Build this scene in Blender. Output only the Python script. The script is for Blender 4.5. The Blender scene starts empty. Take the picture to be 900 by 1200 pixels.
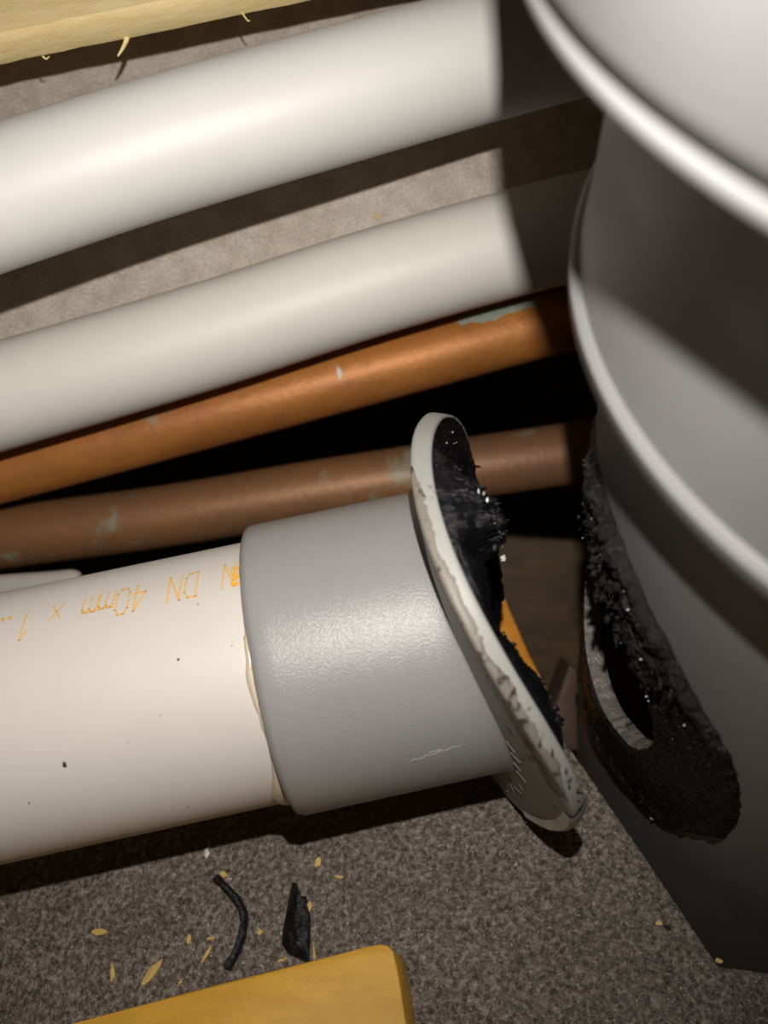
import bpy, bmesh, math, random
from mathutils import Vector, noise
random.seed(7)
SC = bpy.context.scene
COL = SC.collection
V = Vector

# ---------------------------------------------------------------- camera, light, world
# Everything is measured in millimetres in a frame whose origin is the phone lens
# (x right, y up, z towards the phone); W() turns it into metres, lens 0.45 m above the void floor.
ORG = V((0, 0, 0.45))
def W(p): return V(p) * 0.001 + ORG
cam_d = bpy.data.cameras.new('camera'); cam = bpy.data.objects.new('camera', cam_d); COL.objects.link(cam)
cam.location = ORG
cam_d.sensor_fit = 'VERTICAL'; cam_d.sensor_height = 36; cam_d.sensor_width = 27; cam_d.lens = 30
cam_d.clip_start = 0.002; cam_d.clip_end = 10
cam_d.dof.use_dof = True; cam_d.dof.focus_distance = 0.138; cam_d.dof.aperture_fstop = 16
SC.camera = cam
SC.view_settings.view_transform = 'Standard'; SC.view_settings.look = 'None'
SC.view_settings.exposure = 0; SC.view_settings.gamma = 1; SC.view_settings.use_curve_mapping = False

wd = bpy.data.worlds.new('world'); SC.world = wd; wd.use_nodes = True
bg = wd.node_tree.nodes['Background']; bg.inputs[0].default_value = (1.0, 0.72, 0.5, 1); bg.inputs[1].default_value = 0.024

LP = V((2, 27, -2))                                   # the phone's flash, just above the lens
ld = bpy.data.lights.new('phone_flash', 'SPOT'); ld.energy = 1.05; ld.color = (1.0, 0.95, 0.88)
ld.spot_size = math.radians(140); ld.spot_blend = 1.0; ld.shadow_soft_size = 0.0012
lo = bpy.data.objects.new('phone_flash', ld); COL.objects.link(lo); lo.location = W(LP)
lo.rotation_euler = (V((-55, 5, -160))).to_track_quat('-Z', 'Y').to_euler()

# ---------------------------------------------------------------- geometry helpers
def ray(u, v): return V(((u - 450) / 1000, (600 - v) / 1000, -1))
def P(u, v, d): return ray(u, v) * d
SD = V((0.15918754, -0.55495228, -0.81650921)).normalized()      # direction of the soil pipe, away from the lens
SC0 = V((86.91, 0, -124.874))
SE = SD.cross(V((0, 0, 1))).normalized(); SG = SD.cross(SE)
def onK(u, v, K):                                     # point on a board square to the soil pipe
    r = ray(u, v); return r * (K / r.dot(SD))
def tag(o, label=None, cat=None, group=None, kind=None):
    if label: o['label'] = label
    if cat: o['category'] = cat
    if group: o['group'] = group
    if kind: o['kind'] = kind
    return o
def mesh(name, verts, faces, mat, parent=None, smooth=True, sharp=None):
    """verts in lens millimetres; the mesh origin goes to the middle of the verts"""
    c = V((0, 0, 0))
    for p in verts: c += V(p)
    c /= len(verts)
    me = bpy.data.meshes.new(name)
    me.from_pydata([tuple((V(p) - c) * 0.001) for p in verts], [], faces)
    bm = bmesh.new(); bm.from_mesh(me); bmesh.ops.recalc_face_normals(bm, faces=bm.faces)
    bm.to_mesh(me); bm.free()
    me.materials.append(mat)
    if smooth:
        me.polygons.foreach_set('use_smooth', [True] * len(me.polygons))
        if sharp is not None: me.set_sharp_from_angle(angle=math.radians(sharp))
    me.update()
    o = bpy.data.objects.new(name, me); COL.objects.link(o)
    o.location = W(c)
    if parent:
        o.parent = parent; o.location = W(c) - parent.location
        if parent.parent: o.location -= parent.parent.location
    return o
def empty(name, p):
    o = bpy.data.objects.new(name, None); COL.objects.link(o); o.location = W(p); o.empty_display_size = 0.01
    return o
def catmull(pts, n=12):
    out = []
    P_ = [pts[0] * 2 - pts[1]] + pts + [pts[-1] * 2 - pts[-2]]
    for i in range(1, len(P_) - 2):
        a, b, c, d = P_[i - 1:i + 3]
        for k in range(n):
            t = k / n
            out.append(0.5 * ((2 * b) + (c - a) * t + (2 * a - 5 * b + 4 * c - d) * t * t + (3 * b - a - 3 * c + d) * t ** 3))
    out.append(pts[-1]); return out
def tube(path, rad, seg=64, rin=None, jitter=0):
    """rings along a path; with rin it is a hollow tube with end rings"""
    vs, fs = [], []
    n = len(path)
    up = V((0, 0, 1))
    def ring(i, r):
        t = (path[min(i + 1, n - 1)] - path[max(i - 1, 0)]).normalized()
        a = t.cross(up).normalized(); b = a.cross(t)
        rr = r(i) if callable(r) else r
        for k in range(seg):
            w = 2 * math.pi * k / seg
            q = rr + (noise.noise(V((path[i].x * .3, path[i].y * .3, w * 1.5))) * jitter if jitter else 0)
            vs.append(path[i] + (a * math.cos(w) + b * math.sin(w)) * q)
    for i in range(n): ring(i, rad)
    for i in range(n - 1):
        for k in range(seg):
            k2 = (k + 1) % seg
            fs.append((i * seg + k, i * seg + k2, (i + 1) * seg + k2, (i + 1) * seg + k))
    if rin is None:
        fs.append(tuple(range(seg))); fs.append(tuple(range((n - 1) * seg, n * seg)))
    else:
        o = len(vs)
        for i in (0, n - 1): ring(i, rin)
        for base, off in ((0, o), ((n - 1) * seg, o + seg)):
            for k in range(seg):
                k2 = (k + 1) % seg
                fs.append((base + k, base + k2, off + k2, off + k))
        for k in range(seg):
            k2 = (k + 1) % seg
            fs.append((o + k, o + k2, o + seg + k2, o + seg + k))
    return vs, fs
def lathe(prof, c0, d, e, g, seg=180):
    """closed profile of (t, r) turned about the axis c0 + t d"""
    vs, fs = [], []
    n = len(prof)
    for t, r in prof:
        for k in range(seg):
            w = 2 * math.pi * k / seg
            vs.append(c0 + d * t + (e * math.cos(w) + g * math.sin(w)) * r)
    for i in range(n):
        j = (i + 1) % n
        for k in range(seg):
            k2 = (k + 1) % seg
            fs.append((i * seg + k, i * seg + k2, j * seg + k2, j * seg + k))
    return vs, fs
def prism(top, down, bevel=0.0, inset=None):
    """top outline (list of points) extruded along the vector down, with a chamfered top edge"""
    n = len(top)
    c = V((0, 0, 0))
    for p in top: c += p
    c /= n
    vs, fs = [], []
    rings = []
    if bevel:
        u = down.normalized()
        rings = [([p + (c - p).normalized() * bevel for p in top]),
                 ([p + (c - p).normalized() * bevel * .3 + u * bevel * .3 for p in top]),
                 ([p + u * bevel for p in top])]
    else: rings = [top]
    rings.append([p + down for p in top])
    for r in rings: vs += r
    fs.append(tuple(range(n)))
    for i in range(len(rings) - 1):
        for k in range(n):
            k2 = (k + 1) % n
            fs.append((i * n + k, i * n + k2, (i + 1) * n + k2, (i + 1) * n + k))
    fs.append(tuple(range((len(rings) - 1) * n, len(rings) * n)))
    return vs, fs
def lerp(tab, x):
    x %= 360
    for (a, ya), (b, yb) in zip(tab, tab[1:]):
        if a <= x <= b:
            f = (x - a) / (b - a); f = f * f * (3 - 2 * f); return ya + (yb - ya) * f
    return tab[-1][1]
def fbm(p, s, o=4): return noise.fractal(V(p) * s, 0.75, 2.1, o)

# ---------------------------------------------------------------- materials
def material(name, base, rough=.5, metal=0, spec=.5, coat=0):
    m = bpy.data.materials.new(name); m.use_nodes = True
    b = m.node_tree.nodes['Principled BSDF']
    b.inputs['Base Color'].default_value = (*base, 1); b.inputs['Roughness'].default_value = rough
    b.inputs['Metallic'].default_value = metal; b.inputs['Specular IOR Level'].default_value = spec
    b.inputs['Coat Weight'].default_value = coat
    return m, m.node_tree, b
def coords(nt):
    g = nt.nodes.new('ShaderNodeNewGeometry'); return g.outputs['Position']
def nz(nt, scale, detail=3, rough=.6, vec=None, stretch=None):
    n = nt.nodes.new('ShaderNodeTexNoise'); n.inputs['Scale'].default_value = scale
    n.inputs['Detail'].default_value = detail; n.inputs['Roughness'].default_value = rough
    v = vec or coords(nt)
    if stretch:
        mp = nt.nodes.new('ShaderNodeMapping'); mp.inputs['Rotation'].default_value = stretch[1]; mp.inputs['Scale'].default_value = stretch[0]
        nt.links.new(v, mp.inputs[0]); v = mp.outputs[0]
    nt.links.new(v, n.inputs['Vector'])
    return n.outputs['Fac']
def ramp(nt, fac, stops):
    r = nt.nodes.new('ShaderNodeValToRGB'); nt.links.new(fac, r.inputs[0])
    el = r.color_ramp.elements
    while len(el) < len(stops): el.new(.5)
    for e_, (p, c) in zip(el, stops):
        e_.position = p; e_.color = (*c, 1) if len(c) == 3 else c
    return r.outputs[0]
def mix(nt, fac, a, b, mode='MIX'):
    m = nt.nodes.new('ShaderNodeMix'); m.data_type = 'RGBA'; m.blend_type = mode
    if isinstance(fac, (int, float)): m.inputs[0].default_value = fac
    else: nt.links.new(fac, m.inputs[0])
    for i, x in ((6, a), (7, b)):
        if isinstance(x, tuple): m.inputs[i].default_value = (*x, 1)
        else: nt.links.new(x, m.inputs[i])
    return m.outputs[2]
def bump(nt, b, fac, strength, dist):
    n = nt.nodes.new('ShaderNodeBump'); n.inputs['Strength'].default_value = strength; n.inputs['Distance'].default_value = dist
    nt.links.new(fac, n.inputs['Height'])
    prev = b.inputs['Normal'].links
    if prev: nt.links.new(prev[0].from_socket, n.inputs['Normal'])
    nt.links.new(n.outputs[0], b.inputs['Normal'])
BW = [(0, (0, 0, 0)), (1, (1, 1, 1))]

def plastic(name, base, rough, fine=.12, dirt=None, dirtpos=(.62, .7), dscale=160):
    m, nt, b = material(name, base, rough)
    c = mix(nt, nz(nt, 45, 3), tuple(x * .93 for x in base), tuple(min(1, x * 1.05) for x in base))
    if dirt:
        f = ramp(nt, nz(nt, dscale, 5, .65), [(dirtpos[0], (0, 0, 0)), (dirtpos[1], (1, 1, 1))])
        c = mix(nt, f, c, dirt)
    nt.links.new(c, b.inputs['Base Color'])
    bump(nt, b, nz(nt, 4200, 2), fine, 0.00009)
    return m
M = {}
M['white'] = plastic('white_pvc', (.66, .63, .585), .5, .04)
M['white2'] = plastic('cool_white_pvc', (.60, .585, .56), .5, .04)
M['white_print'] = plastic('white_pvc_specked', (.585, .545, .505), .45, .05, (.35, .25, .15), (.76, .80), 300)
M['grey'] = plastic('grey_pvc', (.265, .262, .258), .31, .8, (.36, .33, .30), (.62, .95), 70)
M['grey_flange'] = plastic('grey_pvc_flange', (.33, .325, .305), .5, .2, (.05, .04, .032), (.60, .66), 190)
M['soil_up'] = plastic('soil_socket_pvc', (.15, .147, .15), .6, .08)  # pipe grey darkened in the colour to offset the nearby flash
M['soil'] = plastic('soil_pipe_pvc', (.21, .21, .215), .48, .1, (.15, .14, .135), (.6, .9), 60)
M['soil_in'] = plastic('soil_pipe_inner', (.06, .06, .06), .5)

def mastic_mat(name, base, rough, b1, b2):
    m, nt, b = material(name, base, rough, spec=.4)
    f = ramp(nt, nz(nt, 900, 4, .7), [(.62, (0, 0, 0)), (.8, (1, 1, 1))])
    nt.links.new(mix(nt, f, base, (.022, .020, .019)), b.inputs['Base Color'])
    nt.links.new(ramp(nt, nz(nt, 700, 3), [(.35, (.10,) * 3), (.7, (.33,) * 3)]), b.inputs['Roughness'])
    bump(nt, b, nz(nt, 1300, 4, .7), b1, 0.0007)
    bump(nt, b, nz(nt, 350, 3), b2, 0.001)
    return m
M['mastic'] = mastic_mat('black_mastic', (.006, .006, .0075), .3, .6, .4)
M['mastic_rough'] = mastic_mat('torn_black_mastic', (.006, .0057, .0055), .3, 1.0, .9)

def cut_mat():
    m, nt, b = material('cut_plastic_edge', (.2, .18, .165), .35)
    f = ramp(nt, nz(nt, 260, 4, .7), [(.42, (.19, .17, .155)), (.6, (.14, .125, .11)), (.68, (.02, .02, .02))])
    nt.links.new(f, b.inputs['Base Color'])
    bump(nt, b, nz(nt, 700, 3), .8, .001)
    return m
M['cut'] = cut_mat()

def stone(name, cols, s, rough, bstr, bd, painted_glints=None):
    m, nt, b = material(name, cols[1], rough)
    a = nz(nt, s, 3, .7)
    c1 = ramp(nt, a, [(.32, cols[0]), (.5, cols[1]), (.68, cols[2])])
    big = nz(nt, s / 9, 3)
    c2 = mix(nt, ramp(nt, big, [(.4, (0, 0, 0)), (.65, (1, 1, 1))]), c1, mix(nt, 1.0, c1, (.80, .78, .75), 'MULTIPLY'))
    if painted_glints: c2 = mix(nt, ramp(nt, nz(nt, 1500, 2, .5), [(.66, (0, 0, 0)), (.74, (1, 1, 1))]), c2, painted_glints)  # sparkle of the grain painted in as small pale spots of colour
    nt.links.new(c2, b.inputs['Base Color'])
    nt.links.new(ramp(nt, nz(nt, s * .8, 2), [(.35, (rough * .6,) * 3), (.65, (rough * 1.3,) * 3)]), b.inputs['Roughness'])
    bump(nt, b, a, bstr, bd)
    bump(nt, b, nz(nt, s * 2.2, 2), bstr * .6, bd * .5)
    return m
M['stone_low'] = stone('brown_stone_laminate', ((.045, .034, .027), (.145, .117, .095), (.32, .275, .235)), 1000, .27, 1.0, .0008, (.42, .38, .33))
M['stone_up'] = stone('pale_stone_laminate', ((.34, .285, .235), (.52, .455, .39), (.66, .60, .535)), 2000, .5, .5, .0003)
M['edge'] = material('chipboard_edge', (.10, .075, .05), .8)[0]

def copper(name, a, b_, c_, gpos):
    m, nt, b = material(name, a, .5, .2)
    col = mix(nt, ramp(nt, nz(nt, 60, 4, .6, stretch=((.35, 1, 1), (0, 0, -.25))), [(.35, (0, 0, 0)), (.65, (1, 1, 1))]), a, b_)
    col = mix(nt, ramp(nt, nz(nt, 420, 4, .7), [(.55, (0, 0, 0)), (.8, (.6, .6, .6))]), col, c_)
    g = ramp(nt, nz(nt, 55, 5, .65), [(gpos, (0, 0, 0)), (gpos + .08, (.8, .8, .8))])
    col = mix(nt, g, col, (.23, .25, .18))
    nt.links.new(col, b.inputs['Base Color'])
    nt.links.new(ramp(nt, g, [(0, (.25,) * 3), (1, (0,) * 3)]), b.inputs['Metallic'])
    bump(nt, b, nz(nt, 500, 4, .6), .25, .0005)
    return m
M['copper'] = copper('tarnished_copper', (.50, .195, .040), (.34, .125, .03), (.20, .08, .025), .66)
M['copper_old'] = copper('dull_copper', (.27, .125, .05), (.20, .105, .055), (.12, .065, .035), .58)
M['verdigris'] = material('verdigris', (.24, .27, .22), .8)[0]

def wood(name, c1, c2, s=90, bs=.3, rough=.6):
    m, nt, b = material(name, c1, rough)
    st = ((.25, 1, 1), (0, 0, -.24))
    f = nz(nt, s * 4, 4, .6, stretch=st)
    col = mix(nt, ramp(nt, f, [(.35, (0, 0, 0)), (.7, (1, 1, 1))]), c1, c2)
    col = mix(nt, ramp(nt, nz(nt, s, 3), [(.45, (0, 0, 0)), (.8, (.5,) * 3)]), col, tuple(x * .82 for x in c2))
    nt.links.new(col, b.inputs['Base Color'])
    bump(nt, b, nz(nt, 1500, 3), bs, .0004); bump(nt, b, f, bs, .0006)
    return m
M['wood_low'] = wood('orange_yellow_wood', (.68, .37, .042), (.58, .30, .034))
M['wood_up'] = wood('bright_lit_yellow_wood', (.80, .62, .28), (.88, .72, .40))  # yellow wood made paler, its brighter exposure baked into the colour
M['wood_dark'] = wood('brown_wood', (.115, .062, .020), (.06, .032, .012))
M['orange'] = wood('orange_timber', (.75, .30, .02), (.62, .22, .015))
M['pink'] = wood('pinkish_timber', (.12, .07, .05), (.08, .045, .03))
M['chip'] = material('wood_chip', (.58, .38, .12), .6)[0]
M['ink'] = material('yellow_ink', (.78, .42, .05), .5)[0]
M['glue'], _nt, _b = material('dried_solvent_glue', (.55, .47, .36), .25)
M['amber'] = material('amber_glue', (.55, .32, .06), .25)[0]
M['flake'] = material('white_flake', (.6, .57, .52), .4)[0]
M['pale'] = plastic('pale_plastic', (.42, .40, .37), .35)
M['void'] = material('dark_ground', (.02, .016, .012), .9)[0]
M['smear'] = plastic('dirty_smear', (.20, .178, .15), .5, .3, (.04, .032, .024), (.54, .6), 300)
M['dirt'] = material('brown_dirt', (.05, .035, .02), .7)[0]
M['scratch_grey'] = material('scratch_grey', (.38, .37, .35), .4)[0]
M['break'] = material('broken_pvc', (.8, .77, .7), .5)[0]
M['scratch'] = material('scratch_white', (.55, .54, .5), .4)[0]

# ---------------------------------------------------------------- setting
DU = 183.0            # depth of the upper board's face
KL = 161.5            # distance of the lower board's face along the soil pipe
vs, fs = prism([V((-400, -400, -435)), V((400, -400, -435)), V((400, 400, -435)), V((-400, 400, -435))], V((0, 0, -15)))
o = mesh('floor', vs, fs, M['void'], smooth=False); tag(o, kind='structure')

def flat_board(pts, down, mat, name, label, edge=True):
    vs, fs = prism(pts, down, .4)
    o = mesh(name, vs, fs, mat, smooth=False)
    tag(o, label, 'board')
    return o
# upper board, face square to the lens
up = [P(-700, 560, DU), P(-200, 490, DU), P(0, 436, DU), P(450, 300, DU), P(700, 244, DU), P(1300, 130, DU), P(1300, -500, DU), P(-700, -500, DU)]
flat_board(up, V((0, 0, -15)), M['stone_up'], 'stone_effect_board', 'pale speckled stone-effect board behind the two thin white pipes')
# lower board, face square to the soil pipe, with the diagonal cut beside it
low = [onK(u, v, KL) for u, v in ((-500, 1110), (0, 985), (300, 915), (560, 868), (652, 852), (664, 871), (690, 908), (760, 1010), (835, 1122), (880, 1190), (960, 1310), (1040, 1440), (-500, 1500))]
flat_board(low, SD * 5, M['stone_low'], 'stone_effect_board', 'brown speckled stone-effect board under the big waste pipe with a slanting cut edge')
K2 = KL + 7
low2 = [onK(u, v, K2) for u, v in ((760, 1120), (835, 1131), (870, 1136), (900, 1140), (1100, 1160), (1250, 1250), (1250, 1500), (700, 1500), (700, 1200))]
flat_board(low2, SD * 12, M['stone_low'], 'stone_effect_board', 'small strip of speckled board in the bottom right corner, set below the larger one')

# ---------------------------------------------------------------- thin white pipes and copper pipes
def pipe_thing(name, label, pts, r, mat, group, seg=72, cat='pipe', rin=None):
    path = catmull([P(*q) for q in pts], 14)
    root = empty(name, path[0])
    vs, fs = tube(path, r, seg, rin)
    mesh('pipe_wall', vs, fs, mat, root, sharp=50)
    tag(root, label, cat, group)
    return root, path
wp1, path1 = pipe_thing('white_pipe', 'uppermost glossy white plastic pipe, shaded by the grey collar at its right end',
    [(-420, 380, 131), (-150, 285, 133), (0, 234, 135), (180, 176, 138), (400, 113, 142), (640, 48, 148), (900, -10, 155), (1300, -90, 162)], 10.4, M['white2'], 'thin white plastic pipes')
wp2, path2 = pipe_thing('white_pipe', 'second white plastic pipe, lying right above the orange copper pipe',
    [(-420, 580, 166), (-150, 507, 168), (0, 465, 169), (233, 397, 170.5), (450, 328, 171.5), (667, 269, 172.5), (950, 203, 172.5), (1300, 120, 172.5)], 10.4, M['white'], 'thin white plastic pipes')
cp1, pathc = pipe_thing('copper_pipe', 'bright orange-brown copper pipe directly below the second white pipe',
    [(-420, 650, 190), (-150, 588, 190), (0, 551, 190), (330, 463, 190), (657, 375, 190), (1000, 285, 190)], 7.3, M['copper'], 'copper pipes')
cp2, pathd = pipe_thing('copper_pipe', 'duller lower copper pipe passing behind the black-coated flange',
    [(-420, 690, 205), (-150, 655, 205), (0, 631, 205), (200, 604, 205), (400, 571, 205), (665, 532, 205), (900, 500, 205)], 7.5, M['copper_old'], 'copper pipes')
# verdigris crusts: thin patches lying on the copper
def crust(path, r, u, length, ang0, ang1, parent, mat, seed):
    i = min(range(len(path)), key=lambda k: abs(450 + 1000 * path[k].x / -path[k].z - u))
    c = path[i]; t = (path[min(i + 1, len(path) - 1)] - path[i - 1]).normalized()
    a = t.cross(V((0, 0, 1))).normalized(); b = a.cross(t)       # a points down the picture, b towards the lens
    vs, fs = [], []; nx, ny = 26, 10
    for x in range(nx + 1):
        for y in range(ny + 1):
            fx = x / nx; fy = y / ny
            env = math.sin(math.pi * fx) ** .5
            w = ang0 + (ang1 - ang0) * (.5 + (fy - .5) * env * (1 + .9 * noise.noise(V((fx * 9, seed, fy)))))
            h = .12 * min(1, 6 * fy * (1 - fy), 6 * fx * (1 - fx)) * (1 + noise.noise(V((fx * 20, fy * 9, seed)))) - .02
            vs.append(c + t * (fx - .5) * length + (a * math.cos(w) + b * math.sin(w)) * (r + h))
    for x in range(nx):
        for y in range(ny):
            k = x * (ny + 1) + y; fs.append((k, k + 1, k + ny + 2, k + ny + 1))
    mesh('verdigris', vs, fs, mat, parent)
R_ = math.radians
crust(pathc, 7.3, 592, 19, R_(110), R_(143), cp1, M['verdigris'], 1.3)
crust(pathc, 7.3, 262, 7, R_(125), R_(140), cp1, M['verdigris'], 4.3)
crust(pathc, 7.3, 399, 1.0, R_(80), R_(105), cp1, M['flake'], 7.3)

# ---------------------------------------------------------------- soil pipe
soil = empty('soil_pipe', SC0 + SD * 60)
tag(soil, 'large grey soil pipe on the right with thick collars and a round cut hole', 'pipe')
TH0 = math.radians(8); T0 = 18.0; RP = 55.0
def sp(th, t, r=RP): return SC0 + (SE * math.cos(th) + SG * math.sin(th)) * r + SD * t
def hole_r(ph): return 21.6 + .9 * noise.noise(V((math.cos(ph) * 2.2, math.sin(ph) * 2.2, 3))) + .35 * noise.noise(V((math.cos(ph) * 14, math.sin(ph) * 14, 9)))
def window_wall(r, step=1.5):
    """pipe wall of radius r, with the round hole left open"""
    vs, fs = [], []
    hw, ht = math.radians(48), 46.0
    def grid(th0, th1, t0, t1, nt, ntt):
        b = len(vs)
        for i in range(nt + 1):
            for j in range(ntt + 1): vs.append(sp(th0 + (th1 - th0) * i / nt, t0 + (t1 - t0) * j / ntt, r))
        for i in range(nt):
            for j in range(ntt):
                k = b + i * (ntt + 1) + j; fs.append((k, k + 1, k + ntt + 2, k + ntt + 1))
    grid(TH0 + hw, TH0 - hw + 2 * math.pi, -60, 150, 170, 6)
    grid(TH0 - hw, TH0 + hw, -60, T0 - ht, 64, 4)
    grid(TH0 - hw, TH0 + hw, T0 + ht, 150, 64, 6)
    N, Rn = 256, 18; b = len(vs)
    for i in range(N):
        ph = 2 * math.pi * i / N; c, s = math.cos(ph), math.sin(ph)
        lim = min(hw * 55 / max(abs(c), 1e-6), ht / max(abs(s), 1e-6)); h = hole_r(ph)
        for j in range(Rn + 1):
            q = h + (lim - h) * j / Rn
            vs.append(sp(TH0 + q * c / 55, T0 + q * s, r))
    for i in range(N):
        for j in range(Rn):
            k = b + i * (Rn + 1) + j; k2 = b + ((i + 1) % N) * (Rn + 1) + j
            fs.append((k, k + 1, k2 + 1, k2))
    return vs, fs
mesh('pipe_wall', *window_wall(55.0), M['soil'], soil)
mesh('inner_wall', *window_wall(51.8), M['soil_in'], soil)
vs, fs = [], []                                        # the sawn edge of the hole
N = 256
for i in range(N):
    ph = 2 * math.pi * i / N; h = hole_r(ph); c, s = math.cos(ph), math.sin(ph)
    for j in range(7):
        rr = 55.0 - 3.25 * j / 6; q = h - (.35 * noise.noise(V((c * 9, s * 9, j * .9))) + .25) * (1 if 0 < j < 6 else 0)
        vs.append(sp(TH0 + q * c / 55, T0 + q * s, rr))
for i in range(N):
    for j in range(6):
        k = i * 7 + j; k2 = ((i + 1) % N) * 7 + j; fs.append((k, k + 1, k2 + 1, k2))
o = mesh('hole_edge', vs, fs, M['cut'], soil); tag(o, 'sawn grey-brown edge of the round hole')
# collars, turned about the pipe's axis
rim = lathe([(-51, 54), (-50.8, 57.9), (-50.2, 57.7), (-49.9, 58.6), (-49.2, 59.3), (-47.0, 59.4), (-46.2, 58.8), (-45.9, 57.2), (-45.9, 54)], SC0, SD, SE, SG)
o = mesh('lower_collar', *rim, M['soil'], soil, sharp=40); tag(o, 'pale rounded lip around the pipe above the hole')
neck = lathe([(-90, 54), (-90, 56.0), (-89, 56.0), (-68, 55.8), (-66, 55.9), (-64, 56.2), (-52, 57.8), (-50, 58.2), (-49.5, 54)], SC0, SD, SE, SG)
mesh('neck', *neck, M['soil'], soil, sharp=40)
skt = lathe([(-175, 58), (-175, 64.5), (-120, 64.5), (-94, 64.5), (-89, 64.5), (-88.0, 64.5), (-87.7, 64.3), (-87.4, 63.6), (-87.3, 61.2), (-86.8, 61.2), (-86.7, 64.0), (-86.4, 64.5), (-86.0, 64.65), (-85.6, 64.65), (-85.3, 64.2), (-85.2, 63.0), (-85.0, 56.2), (-88, 55)], SC0, SD, SE, SG)
o = mesh('upper_socket', *skt, M['soil_up'], soil, sharp=60); tag(o, 'wide socket with a grooved rim, nearest the camera')
# black mastic torn off around the hole
def residue():
    vs, fs = [], []; N, Rn = 420, 46
    def H(ph, q, h0, r1):
        f = (q - h0) / (r1 - h0)
        c, s = math.cos(ph), math.sin(ph)
        x, y = q * c, q * s
        amp = lerp([(0, .15), (60, .2), (95, .3), (120, .5), (150, .6), (180, .55), (210, .8), (240, 1.5), (262, 2.0), (278, 1.7), (292, .6), (310, .3), (360, .15)], math.degrees(ph))
        n1 = fbm((q * .5, ph * 7, 1), 1, 5); n2 = abs(fbm((q * 1.3, ph * 22, 7), 1, 4))
        base = .12 + amp * (.5 + .6 * max(-.5, n1) + .7 * n2)
        ridge = (.15 if c > .2 else .9) * math.exp(-((f - .9) / .06) ** 2) * (.6 + .4 * max(0, s))
        if s > -.1 and c < .3: base = .3 + (.22 * n2 + .12 * n1) * (1.2) + .35 * math.exp(-(f / .12) ** 2)
        edge = min(1, f / .03, (1 - f) / .05)
        return (base + ridge) * max(0, edge) - .05 * (edge <= 0)
    for i in range(N):
        ph = 2 * math.pi * i / N; c, s = math.cos(ph), math.sin(ph)
        h0 = hole_r(ph) - .05
        r1 = 37.5 + 1.3 * noise.noise(V((c * 3, s * 3, 5))) + .7 * noise.noise(V((c * 17, s * 17, 2)))
        for j in range(Rn + 1):
            q = h0 + (r1 - h0) * j / Rn
            vs.append(sp(TH0 + q * c / 55, T0 + q * s, RP + H(ph, q, h0, r1)))
    for i in range(N):
        for j in range(Rn):
            k = i * (Rn + 1) + j; k2 = ((i + 1) % N) * (Rn + 1) + j
            fs.append((k, k + 1, k2 + 1, k2))
    return vs, fs
o = mesh('mastic_residue', *residue(), M['mastic_rough'], soil, smooth=False); tag(o, 'torn black mastic stuck around the hole', kind=None)
# shreds and crumbs standing off the torn mastic
def blob(c, r, seed, sub=1, stretch=(1, 1, 1)):
    bm = bmesh.new(); bmesh.ops.create_icosphere(bm, subdivisions=sub, radius=1)
    vs = []
    for v in bm.verts:
        k = 1 + 1.0 * noise.noise(v.co * 1.7 + V((seed, seed * 2, 0)))
        vs.append(c + V((v.co.x * r * stretch[0], v.co.y * r * stretch[1], v.co.z * r * stretch[2])) * k)
    fs = [tuple(v.index for v in f.verts) for f in bm.faces]
    bm.free(); return vs, fs
def join(parts):
    vs, fs = [], []
    for a, b in parts:
        k = len(vs); vs += a; fs += [tuple(i + k for i in f) for f in b]
    return vs, fs
bl = []
for i in range(70):
    ph = math.radians(random.uniform(225, 285)); q = random.uniform(22, 37)
    bl.append(blob(sp(TH0 + q * math.cos(ph) / 55, T0 + q * math.sin(ph), RP + random.uniform(.8, 2.6)), random.uniform(.15, .55), i, 1, (.7, random.uniform(.8, 2.4), .8)))
tag(mesh('mastic_shreds', *join(bl), M['mastic_rough'], soil, smooth=False), kind='stuff')
bl = []
for i in range(16):
    ph = math.radians(random.uniform(215, 280)); q = random.uniform(23, 36)
    bl.append(blob(sp(TH0 + q * math.cos(ph) / 55, T0 + q * math.sin(ph), RP + random.uniform(1.4, 2.6)), random.uniform(.07, .18), i, 1))
bl.append(blob(sp(TH0 - 26 / 55, T0 + 29, RP + .5), .3, 3, 2))
tag(mesh('pale_flakes', *join(bl), M['flake'], soil, smooth=False), kind='stuff')

# ---------------------------------------------------------------- waste pipe with its broken-off saddle
A0 = V((-63.4, -35.3, -141)); A1 = V((-1.4, -22.4, -143)); AX = (A1 - A0).normalized()
AE = AX.cross(V((0, 0, 1))).normalized(); AG = AE.cross(AX)      # AG towards the lens, AE down the picture
FN = V((0.97074572, 0.23913265, 0.02164098)); FS = V((0.14949976, -0.5314283, -0.83380681)); FC = V((-0.1878898, 0.81264971, -0.55163201))
FQ = A1 + AX * 14.695; FR = 56.28
def fl(c, s, off=0):                                   # off > 0: away from the soil pipe side
    th = c / FR
    return FQ + FN * FR - FN * math.cos(th) * (FR + off) + FC * math.sin(th) * (FR + off) + FS * s
waste = empty('waste_pipe', A0 - AX * 40)
tag(waste, 'thick white waste pipe with grey socket and curved flange torn off the soil pipe', 'pipe')
RW = 21.5
path = [A0 - AX * 60 + AX * (i / 20) * ((A1 - A0).length + 60 - 12) for i in range(21)]
o = mesh('pipe_wall', *tube(path, RW, 128, RW - 2.2), M['white_print'], waste, sharp=50); tag(o, 'white pipe with yellow dotted print')
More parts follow.
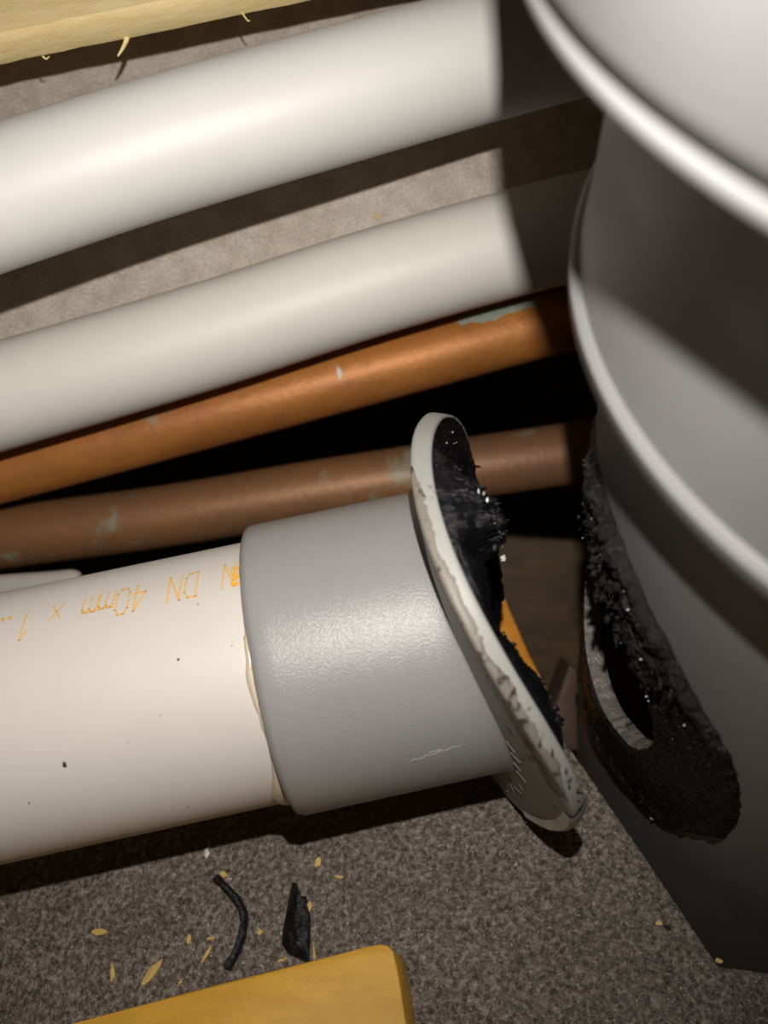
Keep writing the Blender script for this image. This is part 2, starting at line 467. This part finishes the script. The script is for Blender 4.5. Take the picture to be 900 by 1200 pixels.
# grey socket: rounded front rim, then straight up to the back of the saddle
def socket():
    vs, fs = [], []; seg = 144; ro, ri = 24.0, 21.7
    ctr = FQ + FN * FR
    rings = [(-16.8, ri), (-17.3, ri + .5), (-17.4, ro - 1.0), (-17.1, ro - .35), (-16.2, ro)]
    for k in range(seg):
        w = 2 * math.pi * k / seg; dr = AE * math.cos(w) + AG * math.sin(w)
        wav = .25 * noise.noise(V((math.cos(w) * 2, math.sin(w) * 2, 0)))
        col = [A1 + AX * (t + wav) + dr * r for t, r in rings]
        b = A1 + dr * ro
        # distance to the saddle's axis (through ctr along FS) equals FR + 2.6
        rel = b - ctr; rel -= FS * rel.dot(FS); ax = AX - FS * AX.dot(FS)
        qa, qb, qc = ax.dot(ax), 2 * rel.dot(ax), rel.dot(rel) - (FR + 2.4) ** 2
        te = (-qb - math.sqrt(qb * qb - 4 * qa * qc)) / (2 * qa)
        for j in range(1, 12): col.append(b + AX * (-16.2 + (te + 16.2 - 1.2) * j / 11))
        col.append(b + dr * .35 + AX * (te - .4)); col.append(b + dr * 1.3 + AX * (te + .3))
        vs += col; n = len(col)
    for k in range(seg):
        k2 = (k + 1) % seg
        for j in range(n - 1): fs.append((k * n + j, k * n + j + 1, k2 * n + j + 1, k2 * n + j))
    return vs, fs
sock = mesh('socket', *socket(), M['grey'], waste, sharp=60); tag(sock, 'grey plastic socket with a rounded front rim')
def flange():
    vs, fs = [], []; N, Rn = 240, 14; TH = 3.0
    hc, hs = 34.98, 36.48
    def outer(ph):
        k = 1 + .006 * noise.noise(V((math.cos(ph) * 4, math.sin(ph) * 4, 1)))
        d = (math.degrees(ph) % 360) - 163                     # the tip is snapped off flat
        if abs(d) < 24: k -= .022 * (1 - (d / 24) ** 2) + .008 * noise.noise(V((d * .4, 0, 0)))
        return k
    prof = [(x, 0) for x in [j / Rn for j in range(Rn + 1)]]
    rows = [(18.5 + (1 - 18.5 / 35.7 * 0) * 0, 0)]
    n = 0
    for i in range(N):
        ph = 2 * math.pi * i / N; k = outer(ph); c, s = math.cos(ph), math.sin(ph)
        ring = []
        for j in range(Rn + 1):
            q = 19 / 35.7 + (k - .008 - 19 / 35.7) * j / Rn; ring.append((q, 0))
        ring += [(k - .001, .25), (k, .7), (k, 2.3), (k - .001, 2.75), (k - .008, TH)]
        for j in range(Rn, -1, -1):
            q = 19 / 35.7 + (k - .008 - 19 / 35.7) * j / Rn
            if j < Rn: ring.append((q, TH))
        for q, off in ring: vs.append(fl(q * hc * c - .26, q * hs * s - .84, off))
        n = len(ring)
    for i in range(N):
        i2 = (i + 1) % N
        for j in range(n): fs.append((i * n + j, i * n + (j + 1) % n, i2 * n + (j + 1) % n, i2 * n + j))
    return vs, fs
flg = mesh('saddle_flange', *flange(), M['grey_flange'], waste, sharp=60); tag(flg, 'round grey saddle flange with smears of dirt on its edge')
# grey-brown smear along the back of the rim, towards the socket
vs, fs = [], []; n1 = 200
for i in range(n1 + 1):
    ph = math.radians(196 + 92 * i / n1); c, s = math.cos(ph), math.sin(ph)
    fade = min(1, i / 30, (n1 - i) / 30)
    k = 1.0025 + .006 * noise.noise(V((c * 4, s * 4, 1)))
    o0 = 3.0 - fade * (1.35 + 1.1 * noise.noise(V((i * .06, 2, 0))) + .5 * noise.noise(V((i * .35, 2, 4))))
    o0 = max(1.0, min(2.95, o0))
    row = [(o0, k - .001), (o0 * .7 + .9, k + .002), (o0 * .3 + 2.1, k + .002), (3.02, k - .002), (3.06, k - .012), (3.1, k - .05), (3.06, k - .09 + .03 * noise.noise(V((i * .2, 7, 0)))), (2.95, k - .095)]
    for off, q in row: vs.append(fl(q * 34.98 * c - .26, q * 36.48 * s - .84, off + .05 * noise.noise(V((i * .8, off * 3, 1)))))
for i in range(n1):
    for j in range(7): k = i * 8 + j; fs.append((k, k + 1, k + 9, k + 8))
o = mesh('dirt_smear', vs, fs, M['smear'], flg); tag(o, 'grey-brown smear with black spots along the flange edge')
bl = []
for (a, q, r, st) in ((226, 2.2, .4, 2.5), (212, 1.6, .35, 2), (205, 1.2, .35, 2), (200, 1.9, .3, 1.5), (196, .9, .45, 1.6), (192, 1.4, .3, 1), (194, .6, .3, 1), (216, 2.4, .35, 2)):
    ph = math.radians(a); bl.append(blob(fl(1.004 * 34.98 * math.cos(ph) - .26, 1.004 * 36.48 * math.sin(ph) - .84, q), r, a, 2, (.5, st * .6, .5)))
tag(mesh('black_spots', *join(bl), M['dirt'], flg), kind='stuff')
# broken white burr at the flange tip
pts = []
for i in range(15):
    ph = math.radians(139 + i * 46 / 14)
    k = 1.0 - .012 * (1 - ((i - 7) / 8) ** 2)
    w = .5 + .9 * math.sin(math.pi * (i + .3) / 15) + .5 * noise.noise(V((i * .8, 0, 3)))
    pts.append((ph, k, w))
vs, fs = [], []
for ph, k, w in pts:
    c, s = math.cos(ph), math.sin(ph)
    for off, q in ((3.12, k - .035 - .02 * w), (3.35, k - .008), (2.7, k + .008 * w), (1.2, k + .012 * w), (-.2, k + .006 * w)):
        vs.append(fl(q * 34.98 * c - .26, q * 36.48 * s - .84, off + .12 * noise.noise(V((ph * 30, off, 0)))))
for i in range(len(pts) - 1):
    for j in range(4): fs.append((i * 5 + j, i * 5 + j + 1, i * 5 + j + 6, i * 5 + j + 5))
o = mesh('broken_edge', vs, fs, M['break'], flg, sharp=30); tag(o, 'whitish ragged break at the flange tip')
# mastic on the hollow side
HT = [(0, 2.6), (14, 5.8), (26, 7.2), (50, 8.2), (75, 6.5), (100, 4.0), (150, 1.0), (190, .9), (200, 1.6), (210, 3.8), (220, 4.2), (232, 3.0), (243, 1.7), (252, 3.5), (262, 6.5), (268, 7.5), (276, 7.8), (283, 7.2), (289, 4.5), (294, 1.6), (300, .7), (330, .6), (350, .9), (360, 2.2)]
RO = [(0, .95), (200, .94), (214, .98), (250, .985), (290, .985), (320, .99), (360, .985)]
def mastic():
    vs, fs = [], []; N, Rn = 560, 40
    for i in range(N):
        ph = 2 * math.pi * i / N; c, s = math.cos(ph), math.sin(ph); deg = math.degrees(ph)
        h = lerp(HT, deg); ro = lerp(RO, deg) * (1 + .006 * noise.noise(V((c * 22, s * 22, 0))))
        ri = .52
        rough = .3 + (.9 if (deg > 266 and deg < 300) or deg < 20 else .35 if deg >= 300 else 0)
        for j in range(Rn + 1):
            f = j / Rn; q = ri + (ro - ri) * f
            # bulge: highest near the middle of the ring, lumpy on top
            prof = (math.sin(math.pi * min(1, max(0, f))) ** .55)
            x, y = q * 35 * c, q * 35 * s
            nn = max(-.5, min(.45, fbm((x * .4, y * .4, 4), 1, 4))) * (.24 * h + .25) * rough + .9 * abs(fbm((x, y, 2), 1.1, 4)) * rough
            # pocket torn out of the lump
            pk = math.exp(-(((deg - 262) / 4.0) ** 2)) * math.exp(-((f - .6) / .38) ** 2) * 6.0
            off = -(max(.15, (h + nn - pk)) * prof) + .05
            vs.append(fl(q * 34.98 * c - .26, q * 36.48 * s - .84, off))
    for i in range(N):
        i2 = (i + 1) % N
        for j in range(Rn): fs.append((i * (Rn + 1) + j, i * (Rn + 1) + j + 1, i2 * (Rn + 1) + j + 1, i2 * (Rn + 1) + j))
    return vs, fs
ms = mesh('black_mastic', *mastic(), M['mastic'], waste, smooth=False); tag(ms, 'lumpy black mastic on the hollow side of the flange')
bl = []
for i in range(60):
    deg = random.choice([random.uniform(262, 292), random.uniform(268, 300), random.uniform(0, 30), random.uniform(212, 245)])
    ph = math.radians(deg); q = random.uniform(.62, .95); h = lerp(HT, deg) * math.sin(math.pi * (q - .52) / .46) ** .55
    bl.append(blob(fl(q * 35 * math.cos(ph), q * 36.5 * math.sin(ph), -h - random.uniform(0, .6)), random.uniform(.15, .7), i + 50, 1))
def strand(p0, p1, p2, r, n=8):
    return tube(catmull([p0, p1, p2], n), lambda i: r * (1 - .5 * i / (2 * n)), 8)
q0 = P(548, 540, 158); bl.append(strand(q0, P(556, 546, 157), P(563, 547, 156), .35))
bl.append(strand(P(630, 822, 124), P(642, 838, 123), P(655, 843, 122), 1.3)); bl.append(blob(P(651, 846, 121), .8, 3, 2, (1.6, .7, 1)))
tag(mesh('mastic_lumps', *join(bl), M['mastic'], ms), kind='stuff')
bl = []
for i in range(26):
    deg = random.choice([random.uniform(262, 300), random.uniform(212, 240), random.uniform(300, 350)])
    ph = math.radians(deg); q = random.uniform(.62, .95); h = lerp(HT, deg) * math.sin(math.pi * (q - .52) / .46) ** .55
    bl.append(blob(fl(q * 35 * math.cos(ph), q * 36.5 * math.sin(ph), -h - random.uniform(.1, .5)), random.uniform(.05, .14), i + 150, 1))
bl.append(blob(P(590, 654, 128), .4, 9, 2)); bl.append(blob(P(544, 636, 122), .45, 8, 2, (.6, 1.6, 1)))
for u, v in ((567, 578), (571, 586), (561, 576)): bl.append(blob(P(u, v, 116), .2, u, 1, (.8, 1.8, .8)))
tag(mesh('pale_flakes', *join(bl), M['flake'], ms, smooth=False), kind='stuff')

def cyl_hit(u, v, r):                                  # where a sight line meets the waste pipe
    d = ray(u, v).normalized(); rel = -A1
    rp = rel - AX * rel.dot(AX); dp = d - AX * d.dot(AX)
    a, b, c = dp.dot(dp), 2 * rp.dot(dp), rp.dot(rp) - r * r
    D = b * b - 4 * a * c
    return d * ((-b - math.sqrt(max(D, 0))) / (2 * a))
def onpipe(t, w, r):                                   # t along the axis from A1, w: 0 down the picture, 90 towards lens
    w = math.radians(w); return A1 + AX * t + (AE * math.cos(w) + AG * math.sin(w)) * r
# dotted yellow print, upside down, wrapped on the pipe
GL = {'N': [[(0, 0), (0, 1)], [(0, 1), (.75, 0)], [(.75, 0), (.75, 1)]],
      'D': [[(0, 0), (0, 1)], [(0, 1), (.5, 1), (.72, .8), (.72, .2), (.5, 0), (0, 0)]],
      '4': [[(.6, 0), (.6, 1)], [(.6, 1), (0, .32), (.8, .32)]],
      '0': [[(.18, 0), (.52, 0), (.7, .2), (.7, .8), (.52, 1), (.18, 1), (0, .8), (0, .2), (.18, 0)]],
      'm': [[(0, 0), (0, .62)], [(0, .5), (.15, .62), (.3, .62), (.4, .5), (.4, 0)], [(.4, .5), (.55, .62), (.7, .62), (.8, .5), (.8, 0)]],
      'x': [[(0, 0), (.5, .55)], [(0, .55), (.5, 0)]],
      '1': [[(.3, 0), (.3, 1)], [(.3, 1), (.05, .75)]],
      '.': [[(0, 0), (.06, .06)], [(.06, 0), (0, .06)]]}
# locate the line of print on the pipe from its two ends
def cyl_coord(p):
    rel = p - A1; t = rel.dot(AX); rr = rel - AX * t
    return t, math.degrees(math.atan2(rr.dot(AG), rr.dot(AE)))
t_r, w_r = cyl_coord(cyl_hit(276, 660, RW)); t_l, w_l = cyl_coord(cyl_hit(30, 719, RW))
_, w_b = cyl_coord(cyl_hit(230, 702, RW)); _, w_t = cyl_coord(cyl_hit(233, 673, RW))
capdeg = w_t - w_b
vs, fs = [], []
def dot(t, w):
    k = len(vs); n = 6; rr = .2
    for i in range(n):
        a = 2 * math.pi * i / n; vs.append(onpipe(t + rr * 1.15 * math.cos(a), w + math.degrees(rr * math.sin(a) / RW), RW + .035))
    fs.append(tuple(range(k, k + n)))
for ch, u, w_, hgt in (('N', 277, 17, 1), ('D', 233, 17, 1), ('N', 214, 17, 1), ('4', 173, 17, 1), ('0', 154, 18, 1), ('m', 136, 19, 1), ('m', 117, 19, 1), ('x', 75, 22, 1), ('1', 38, 17, 1), ('.', 13, 16, 1), ('.', 4, 16, 1), ('1', 1, 16, 1)):
    tt, _ = cyl_coord(cyl_hit(u, 660 + (276 - u) * .24, RW))
    f = (t_r - tt) / (t_r - t_l); w0 = w_r + (w_l - w_r) * f       # base line angle there (top of the picture side)
    for st in GL[ch]:
        for (x0, y0), (x1, y1) in zip(st, st[1:]):
            L = math.hypot((x1 - x0), (y1 - y0)); n = max(2, int(L * 9))
            for i in range(n + 1):
                x = x0 + (x1 - x0) * i / n; y = y0 + (y1 - y0) * i / n
                dot(tt - (x * w_ * 1.15 + y * 3) * .125, w0 - y * capdeg)
for i in range(60):                                    # smudged letter against the socket
    x = random.uniform(0, 1); y = random.uniform(.2, 1)
    tt, _ = cyl_coord(cyl_hit(279 - x * 8, 672, RW)); dot(tt, w_r - y * capdeg)
o = mesh('printed_lettering', vs, fs, M['ink'], waste, smooth=False); tag(o, 'yellow dotted print reading N DN 40mm x 1, upside down')
# dried glue at the socket mouth
vs, fs = [], []; n1, n2 = 110, 8
for i in range(n1 + 1):
    w = 150 - i * 148 / n1                              # from the top side round the front to the bottom
    bulge = .7 + 2.4 * math.exp(-((w - 32) / 20) ** 2) + .9 * math.exp(-((w - 95) / 14) ** 2) + .3 * noise.noise(V((w * .15, 0, 0)))
    for j in range(n2 + 1):
        f = j / n2; h = .55 * math.sin(math.pi * f) ** .6 * (.5 + .5 * min(1, bulge))
        vs.append(onpipe(-17.1 - bulge * (1 - f) - 0 * f, w, RW + h - .05))
for i in range(n1):
    for j in range(n2): k = i * (n2 + 1) + j; fs.append((k, k + 1, k + n2 + 2, k + n2 + 1))
o = mesh('glue_bead', vs, fs, M['glue'], waste); tag(o, 'dried glue squeezed out at the socket mouth')
bl = [blob(onpipe(-17.7, w, RW + .1), .45, w, 2, (.7, 1.6, .7)) for w in (112, 108, 104, 99, 94, 90, 86)]
tag(mesh('amber_glue', *join(bl), M['amber'], waste), kind='stuff')
bl = [blob(onpipe(-18.0, 8, RW + .2), .6, 3, 2), blob(onpipe(-17.7, 13, RW + .3), .35, 4, 2)]
tag(mesh('glue_drop', *join(bl), M['amber'], waste), kind='stuff')
# specks on the white pipe
bl = []
for u, v, r in ((76, 896, .42), (34, 941, .16), (209, 773, .26), (232, 708, .14), (272, 757, .12), (188, 838, .1), (150, 870, .1), (220, 945, .12), (168, 1000, .12)):
    bl.append(blob(cyl_hit(u, v, RW), r, u, 1, (.8, 1.1, .3)))
tag(mesh('specks', *join(bl), M['dirt'], waste), kind='stuff')
# scratches on socket and flange back
def sliver(pts, w, mat, name, parent):
    vs, fs = [], []
    n = len(pts)
    for i, (p, up) in enumerate(pts):
        tdir = (pts[min(i + 1, n - 1)][0] - pts[max(i - 1, 0)][0]).normalized(); sd = tdir.cross(up).normalized()
        ww = w * math.sin(math.pi * (i + .25) / (n - .5)) + .03
        vs += [p - sd * ww, p + up * .08, p + sd * ww]
    for i in range(n - 1):
        for j in range(2): fs.append((i * 3 + j, i * 3 + j + 1, i * 3 + j + 4, i * 3 + j + 3))
    mesh(name, vs, fs, mat, parent)
def on_sock(u, v):
    p = cyl_hit(u, v, 24.0); rel = p - A1; nrm = (rel - AX * rel.dot(AX)).normalized(); return p + nrm * .02, nrm
sliver([on_sock(480 + i * 5, 893 - i * 1.6 - (2 if i % 3 == 1 else 0)) for i in range(13)], .1, M['scratch_grey'], 'scratch', sock)
sliver([on_sock(503 + i * 3, 882 - i * .8) for i in range(6)], .08, M['scratch_grey'], 'scratch', sock)
def fl_hit(u, v, off=3.0):                             # sight line on the back of the flange
    best = None
    for ci in range(-70, 71):
        for si in range(-70, 71):
            p = fl(ci * .5, si * .5, off); pu = 450 + 1000 * p.x / -p.z; pv = 600 - 1000 * p.y / -p.z
            e = (pu - u) ** 2 + (pv - v) ** 2
            if -p.z < 152 and (best is None or e < best[0]): best = (e, ci * .5, si * .5)
    return best[1], best[2]
for (ua, va, ub, vb) in ((594, 868, 604, 882), (598, 882, 610, 894), (602, 893, 611, 904), (606, 903, 617, 917), (588, 918, 594, 928), (597, 918, 604, 930), (603, 922, 611, 930), (609, 918, 615, 929)):
    c0_, s0_ = fl_hit(ua, va); c1_, s1_ = fl_hit(ub, vb)
    pp = []
    for i in range(6):
        c_, s_ = c0_ + (c1_ - c0_) * i / 5, s0_ + (s1_ - s0_) * i / 5
        p = fl(c_, s_, 3.03); pp.append((p, (fl(c_, s_, 4) - p).normalized()))
    sliver(pp, .12, M['scratch'], 'scratch', flg)
bl = [blob(P(598, 850, 115), .4, 2, 1), blob(P(661, 877, 111), .6, 5, 1, (.6, 1.5, .6))]

# ---------------------------------------------------------------- yellow timber
KT = KL - 12
pts = [onK(u, v, KT) for u, v in ((-300, 1310), (40, 1211), (240, 1157), (434, 1108), (446, 1106), (455, 1108), (461, 1114), (467, 1140), (478, 1210), (500, 1340), (-200, 1600))]
vs, fs = prism(pts, SD * 11.9, .55)
o = mesh('timber_offcut', vs, fs, M['wood_low'], sharp=40); tag(o, 'orange-yellow wooden offcut with a rounded corner at the bottom edge', 'wood')
# upper plank: leans on the board beyond the frame, its torn edge hangs over it
up0 = []
DT = 183 - 29
for i in range(41):
    u = -300 + i * 22; v = 75 - u * .205
    if u > 0: v += 2.0 * noise.noise(V((u * .06, 3, 0))) + 1.6 * noise.noise(V((u * .3, 1, 0)))
    up0.append(P(u, v, DT))
far = [V((p.x + 18, p.y + 75, -175.5)) for p in (up0[-1], up0[0])]
n = len(up0)
vs, fs = [], []
loop = up0 + far
dn = V((0, -.2, -6.8)); hi = V((0, .3, 0))
m_ = len(loop)
vs = [p + V((0, .9, 7.2)) if k < n else p + V((0, .3, 7.2)) for k, p in enumerate(loop)] + [p + V((0, 0, 6.0)) for p in loop] + [p for p in loop]
fs = [tuple(range(m_)), tuple(range(2 * m_, 3 * m_))]
for r_ in range(2):
    for k in range(m_):
        k2 = (k + 1) % m_; fs.append((r_ * m_ + k, r_ * m_ + k2, (r_ + 1) * m_ + k2, (r_ + 1) * m_ + k))
plank = mesh('timber_plank', vs, fs, M['wood_up'], sharp=50); tag(plank, 'yellow wooden plank, coloured pale for its bright exposure, with a torn edge across the top left corner', 'wood')
def fibre(pts, r, parent, mat=None, name='wood_fibre'):
    path = catmull([P(*q) for q in pts], 6)
    n = len(path)
    vs, fs = tube(path, lambda i: r * (1 - .75 * i / n), 8)
    return mesh(name, vs, fs, mat or M['wood_up'], parent)
fibre([(150, 40, DT), (147, 50, DT), (143, 58, DT - 1), (138, 66, DT - 1)], .55, plank)
fibre([(283, 14, DT), (290, 24, DT - 1), (293, 24, DT - 1)], .2, plank)
fibre([(50, 66, DT), (54, 69, DT), (58, 66, DT)], .2, plank)
# things down in the gap
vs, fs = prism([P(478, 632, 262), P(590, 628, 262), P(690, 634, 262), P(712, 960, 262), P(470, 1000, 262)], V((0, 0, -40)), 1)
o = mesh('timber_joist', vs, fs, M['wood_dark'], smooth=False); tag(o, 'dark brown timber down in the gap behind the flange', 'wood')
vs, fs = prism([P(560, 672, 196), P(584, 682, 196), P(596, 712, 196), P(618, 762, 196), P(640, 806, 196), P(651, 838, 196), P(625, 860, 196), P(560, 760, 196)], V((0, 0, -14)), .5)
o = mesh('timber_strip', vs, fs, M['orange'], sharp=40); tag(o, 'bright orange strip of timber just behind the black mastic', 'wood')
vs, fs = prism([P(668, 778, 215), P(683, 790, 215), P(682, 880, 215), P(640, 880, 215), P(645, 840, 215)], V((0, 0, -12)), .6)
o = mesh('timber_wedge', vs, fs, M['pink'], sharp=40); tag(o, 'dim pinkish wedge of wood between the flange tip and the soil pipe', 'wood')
# pale plastic bit behind the waste pipe at the left edge
root = catmull([P(-120, 700, 183), P(-20, 690, 183), P(60, 684, 183), P(84, 682, 183), P(91, 684, 183)], 8)
n = len(root)
vs, fs = tube(root, lambda i: 2.7 if i < n - 10 else 2.7 * math.sqrt(max(.02, 1 - ((i - (n - 10)) / 10) ** 2)), 32)
o = mesh('plastic_stub', vs, fs, M['pale'], sharp=50); tag(o, 'small pale plastic stub peeping out above the waste pipe at left', 'fitting')

# ---------------------------------------------------------------- crumbs on the boards
def strip_thing():
    path = catmull([onK(u, v, KL - 1.1) for u, v in ((253, 1028), (265, 1040), (280, 1058), (286, 1078), (279, 1110), (266, 1134))], 10)
    n = len(path); vs, fs = [], []
    for i, c in enumerate(path):
        t = (path[min(i + 1, n - 1)] - path[max(0, i - 1)]).normalized(); a = t.cross(SD).normalized()
        w = .68 + .12 * noise.noise(V((i * .2, 0, 0)))
        for x, y in ((-1, .9), (-.9, -.5), (-.3, -1.0), (.4, -.9), (1, -.3), (.9, .9)): vs.append(c + a * x * w + SD * (y * 1.0))
    for i in range(n - 1):
        for k in range(6): fs.append((i * 6 + k, i * 6 + (k + 1) % 6, (i + 1) * 6 + (k + 1) % 6, (i + 1) * 6 + k))
    fs += [tuple(range(6)), tuple(range((n - 1) * 6, n * 6))]
    o = mesh('mastic_strip', vs, fs, M['mastic'], sharp=50)
    tag(o, 'thin curved strip of black mastic lying on the brown board', 'scrap')
strip_thing()
def flake_thing():
    L = [(342, 1034), (337, 1060), (331, 1092), (330, 1106), (338, 1118), (356, 1127)]
    R = [(348, 1034), (353, 1050), (359, 1050), (364, 1075), (364, 1100), (363, 1126)]
    vs, fs = [], []; nx, ny = 20, 8
    def lp(T, f): k = min(int(f * 5), 4); g = f * 5 - k; return (T[k][0] * (1 - g) + T[k + 1][0] * g, T[k][1] * (1 - g) + T[k + 1][1] * g)
    for lay in (0, 1):
        for i in range(nx + 1):
            a, b = lp(L, i / nx), lp(R, i / nx)
            for j in range(ny + 1):
                g = j / ny; u = a[0] * (1 - g) + b[0] * g; v = a[1] * (1 - g) + b[1] * g
                h = (.2 + 1.5 * math.sin(math.pi * g) ** .6 * (.7 + .6 * noise.noise(V((i * .35, j * .5, 1)))) + .7 * math.exp(-((g - .55) / .12) ** 2)) if lay == 0 else 0
                vs.append(onK(u, v, KL - .05 - max(0, h)))
    q = (nx + 1) * (ny + 1)
    for lay in (0, 1):
        for i in range(nx):
            for j in range(ny): k = lay * q + i * (ny + 1) + j; fs.append((k, k + 1, k + ny + 2, k + ny + 1))
    bd = [i * (ny + 1) for i in range(nx + 1)] + [nx * (ny + 1) + j for j in range(1, ny + 1)] + [i * (ny + 1) + ny for i in range(nx - 1, -1, -1)] + [j for j in range(ny - 1, 0, -1)]
    for a, b in zip(bd, bd[1:] + bd[:1]): fs.append((a, b, b + q, a + q))
    o = mesh('mastic_flake', vs, fs, M['mastic'], sharp=45)
    tag(o, 'wide crumpled piece of black mastic above the orange-yellow offcut', 'scrap')
flake_thing()
def chip(u, v, L, w, ang, label, mat='chip', K=KL, name='wood_chip', cat='wood chip', group='wood chips on the brown board', upper=False):
    c = P(u, v, DU) if upper else onK(u, v, K)
    n = V((0, 0, 1)) if upper else -SD
    ex = V((1, 0, 0)) - n * n.x; ex.normalize(); ey = n.cross(ex)
    a = math.radians(ang); d1 = ex * math.cos(a) + ey * math.sin(a); d2 = n.cross(d1)
    k = random.random() * 20
    top = []
    for i in range(9):
        w_ = 2 * math.pi * i / 9; rr = 1 + 1.1 * noise.noise(V((i * 1.7, k, 0)))
        top.append(c + d1 * L / 2 * math.cos(w_) * rr + d2 * w / 2 * math.sin(w_) * rr + n * (.35 + .35 * max(0, math.cos(w_)) * L / 3))
    vs = top + [p - n * .3 for p in top]
    fs = [tuple(range(9)), tuple(range(9, 18))] + [(i, (i + 1) % 9, 9 + (i + 1) % 9, 9 + i) for i in range(9)]
    o = mesh(name, vs, fs, M[mat], smooth=False); tag(o, label, cat, group)
chip(178, 1142, 5.2, 1.5, 50, 'largest yellow wood chip, a torn splinter left of the black curved strip')
chip(133, 1140, 3.0, .9, 95, 'upright yellow wood chip to the left of the largest chip')
chip(119, 1092, 3.0, 1.2, 5, 'flat yellow wood chip furthest left on the brown board')
chip(243, 999, 1.9, 1.4, 70, 'whitish chip near the shadow of the waste pipe', 'flake')
chip(373, 1010, 1.7, 1.2, 80, 'pale yellow chip below the grey socket')
chip(397, 1028, 1.6, .5, -15, 'slim orange chip below the grey socket, to the right of the pale one')
chip(248, 1100, 1.3, 1.0, 0, 'small orange chip just left of the curved mastic strip')
chip(243, 1118, 3.0, .6, 60, 'narrow splinter left of the lower end of the curved mastic strip')
chip(222, 1101, 1.7, .7, 80, 'pale sliver between the largest chip and the small orange chip')
chip(304, 1093, 1.4, .8, 0, 'small orange chip between the curved strip and the crumpled mastic')
chip(364, 1063, 1.6, .9, 80, 'orange chip touching the right side of the crumpled mastic')
chip(369, 1117, 2.6, .5, 95, 'thin curled splinter at the lower right of the crumpled mastic')
chip(332, 1125, 1.6, .8, 10, 'small yellow chip against the offcut below the crumpled mastic')
chip(262, 1025, 1.4, .7, -50, 'tan chip at the upper end of the curved mastic strip')
chip(212, 1151, 1.5, .5, 50, 'tiny splinter right of the largest chip near the offcut')
chip(298, 1146, 1.5, .5, 20, 'tiny splinter lying along the top edge of the offcut')
chip(772, 1082, 1.1, .8, 10, 'small olive crumb near the slanting cut edge of the brown board')
chip(782, 1087, 1.0, .8, 0, 'small black crumb near the slanting cut edge of the brown board', 'mastic', name='mastic_crumb', cat='scrap', group='crumbs')
chip(842, 1126, 1.3, .7, -20, 'tiny orange chip at the lower end of the soil pipe', K=K2, group='crumbs')
chip(442, 255, 1.4, 1.1, 40, 'small yellow crumb on the pale board between the two white pipes', 'chip', name='wood_chip', group='crumbs', upper=True)
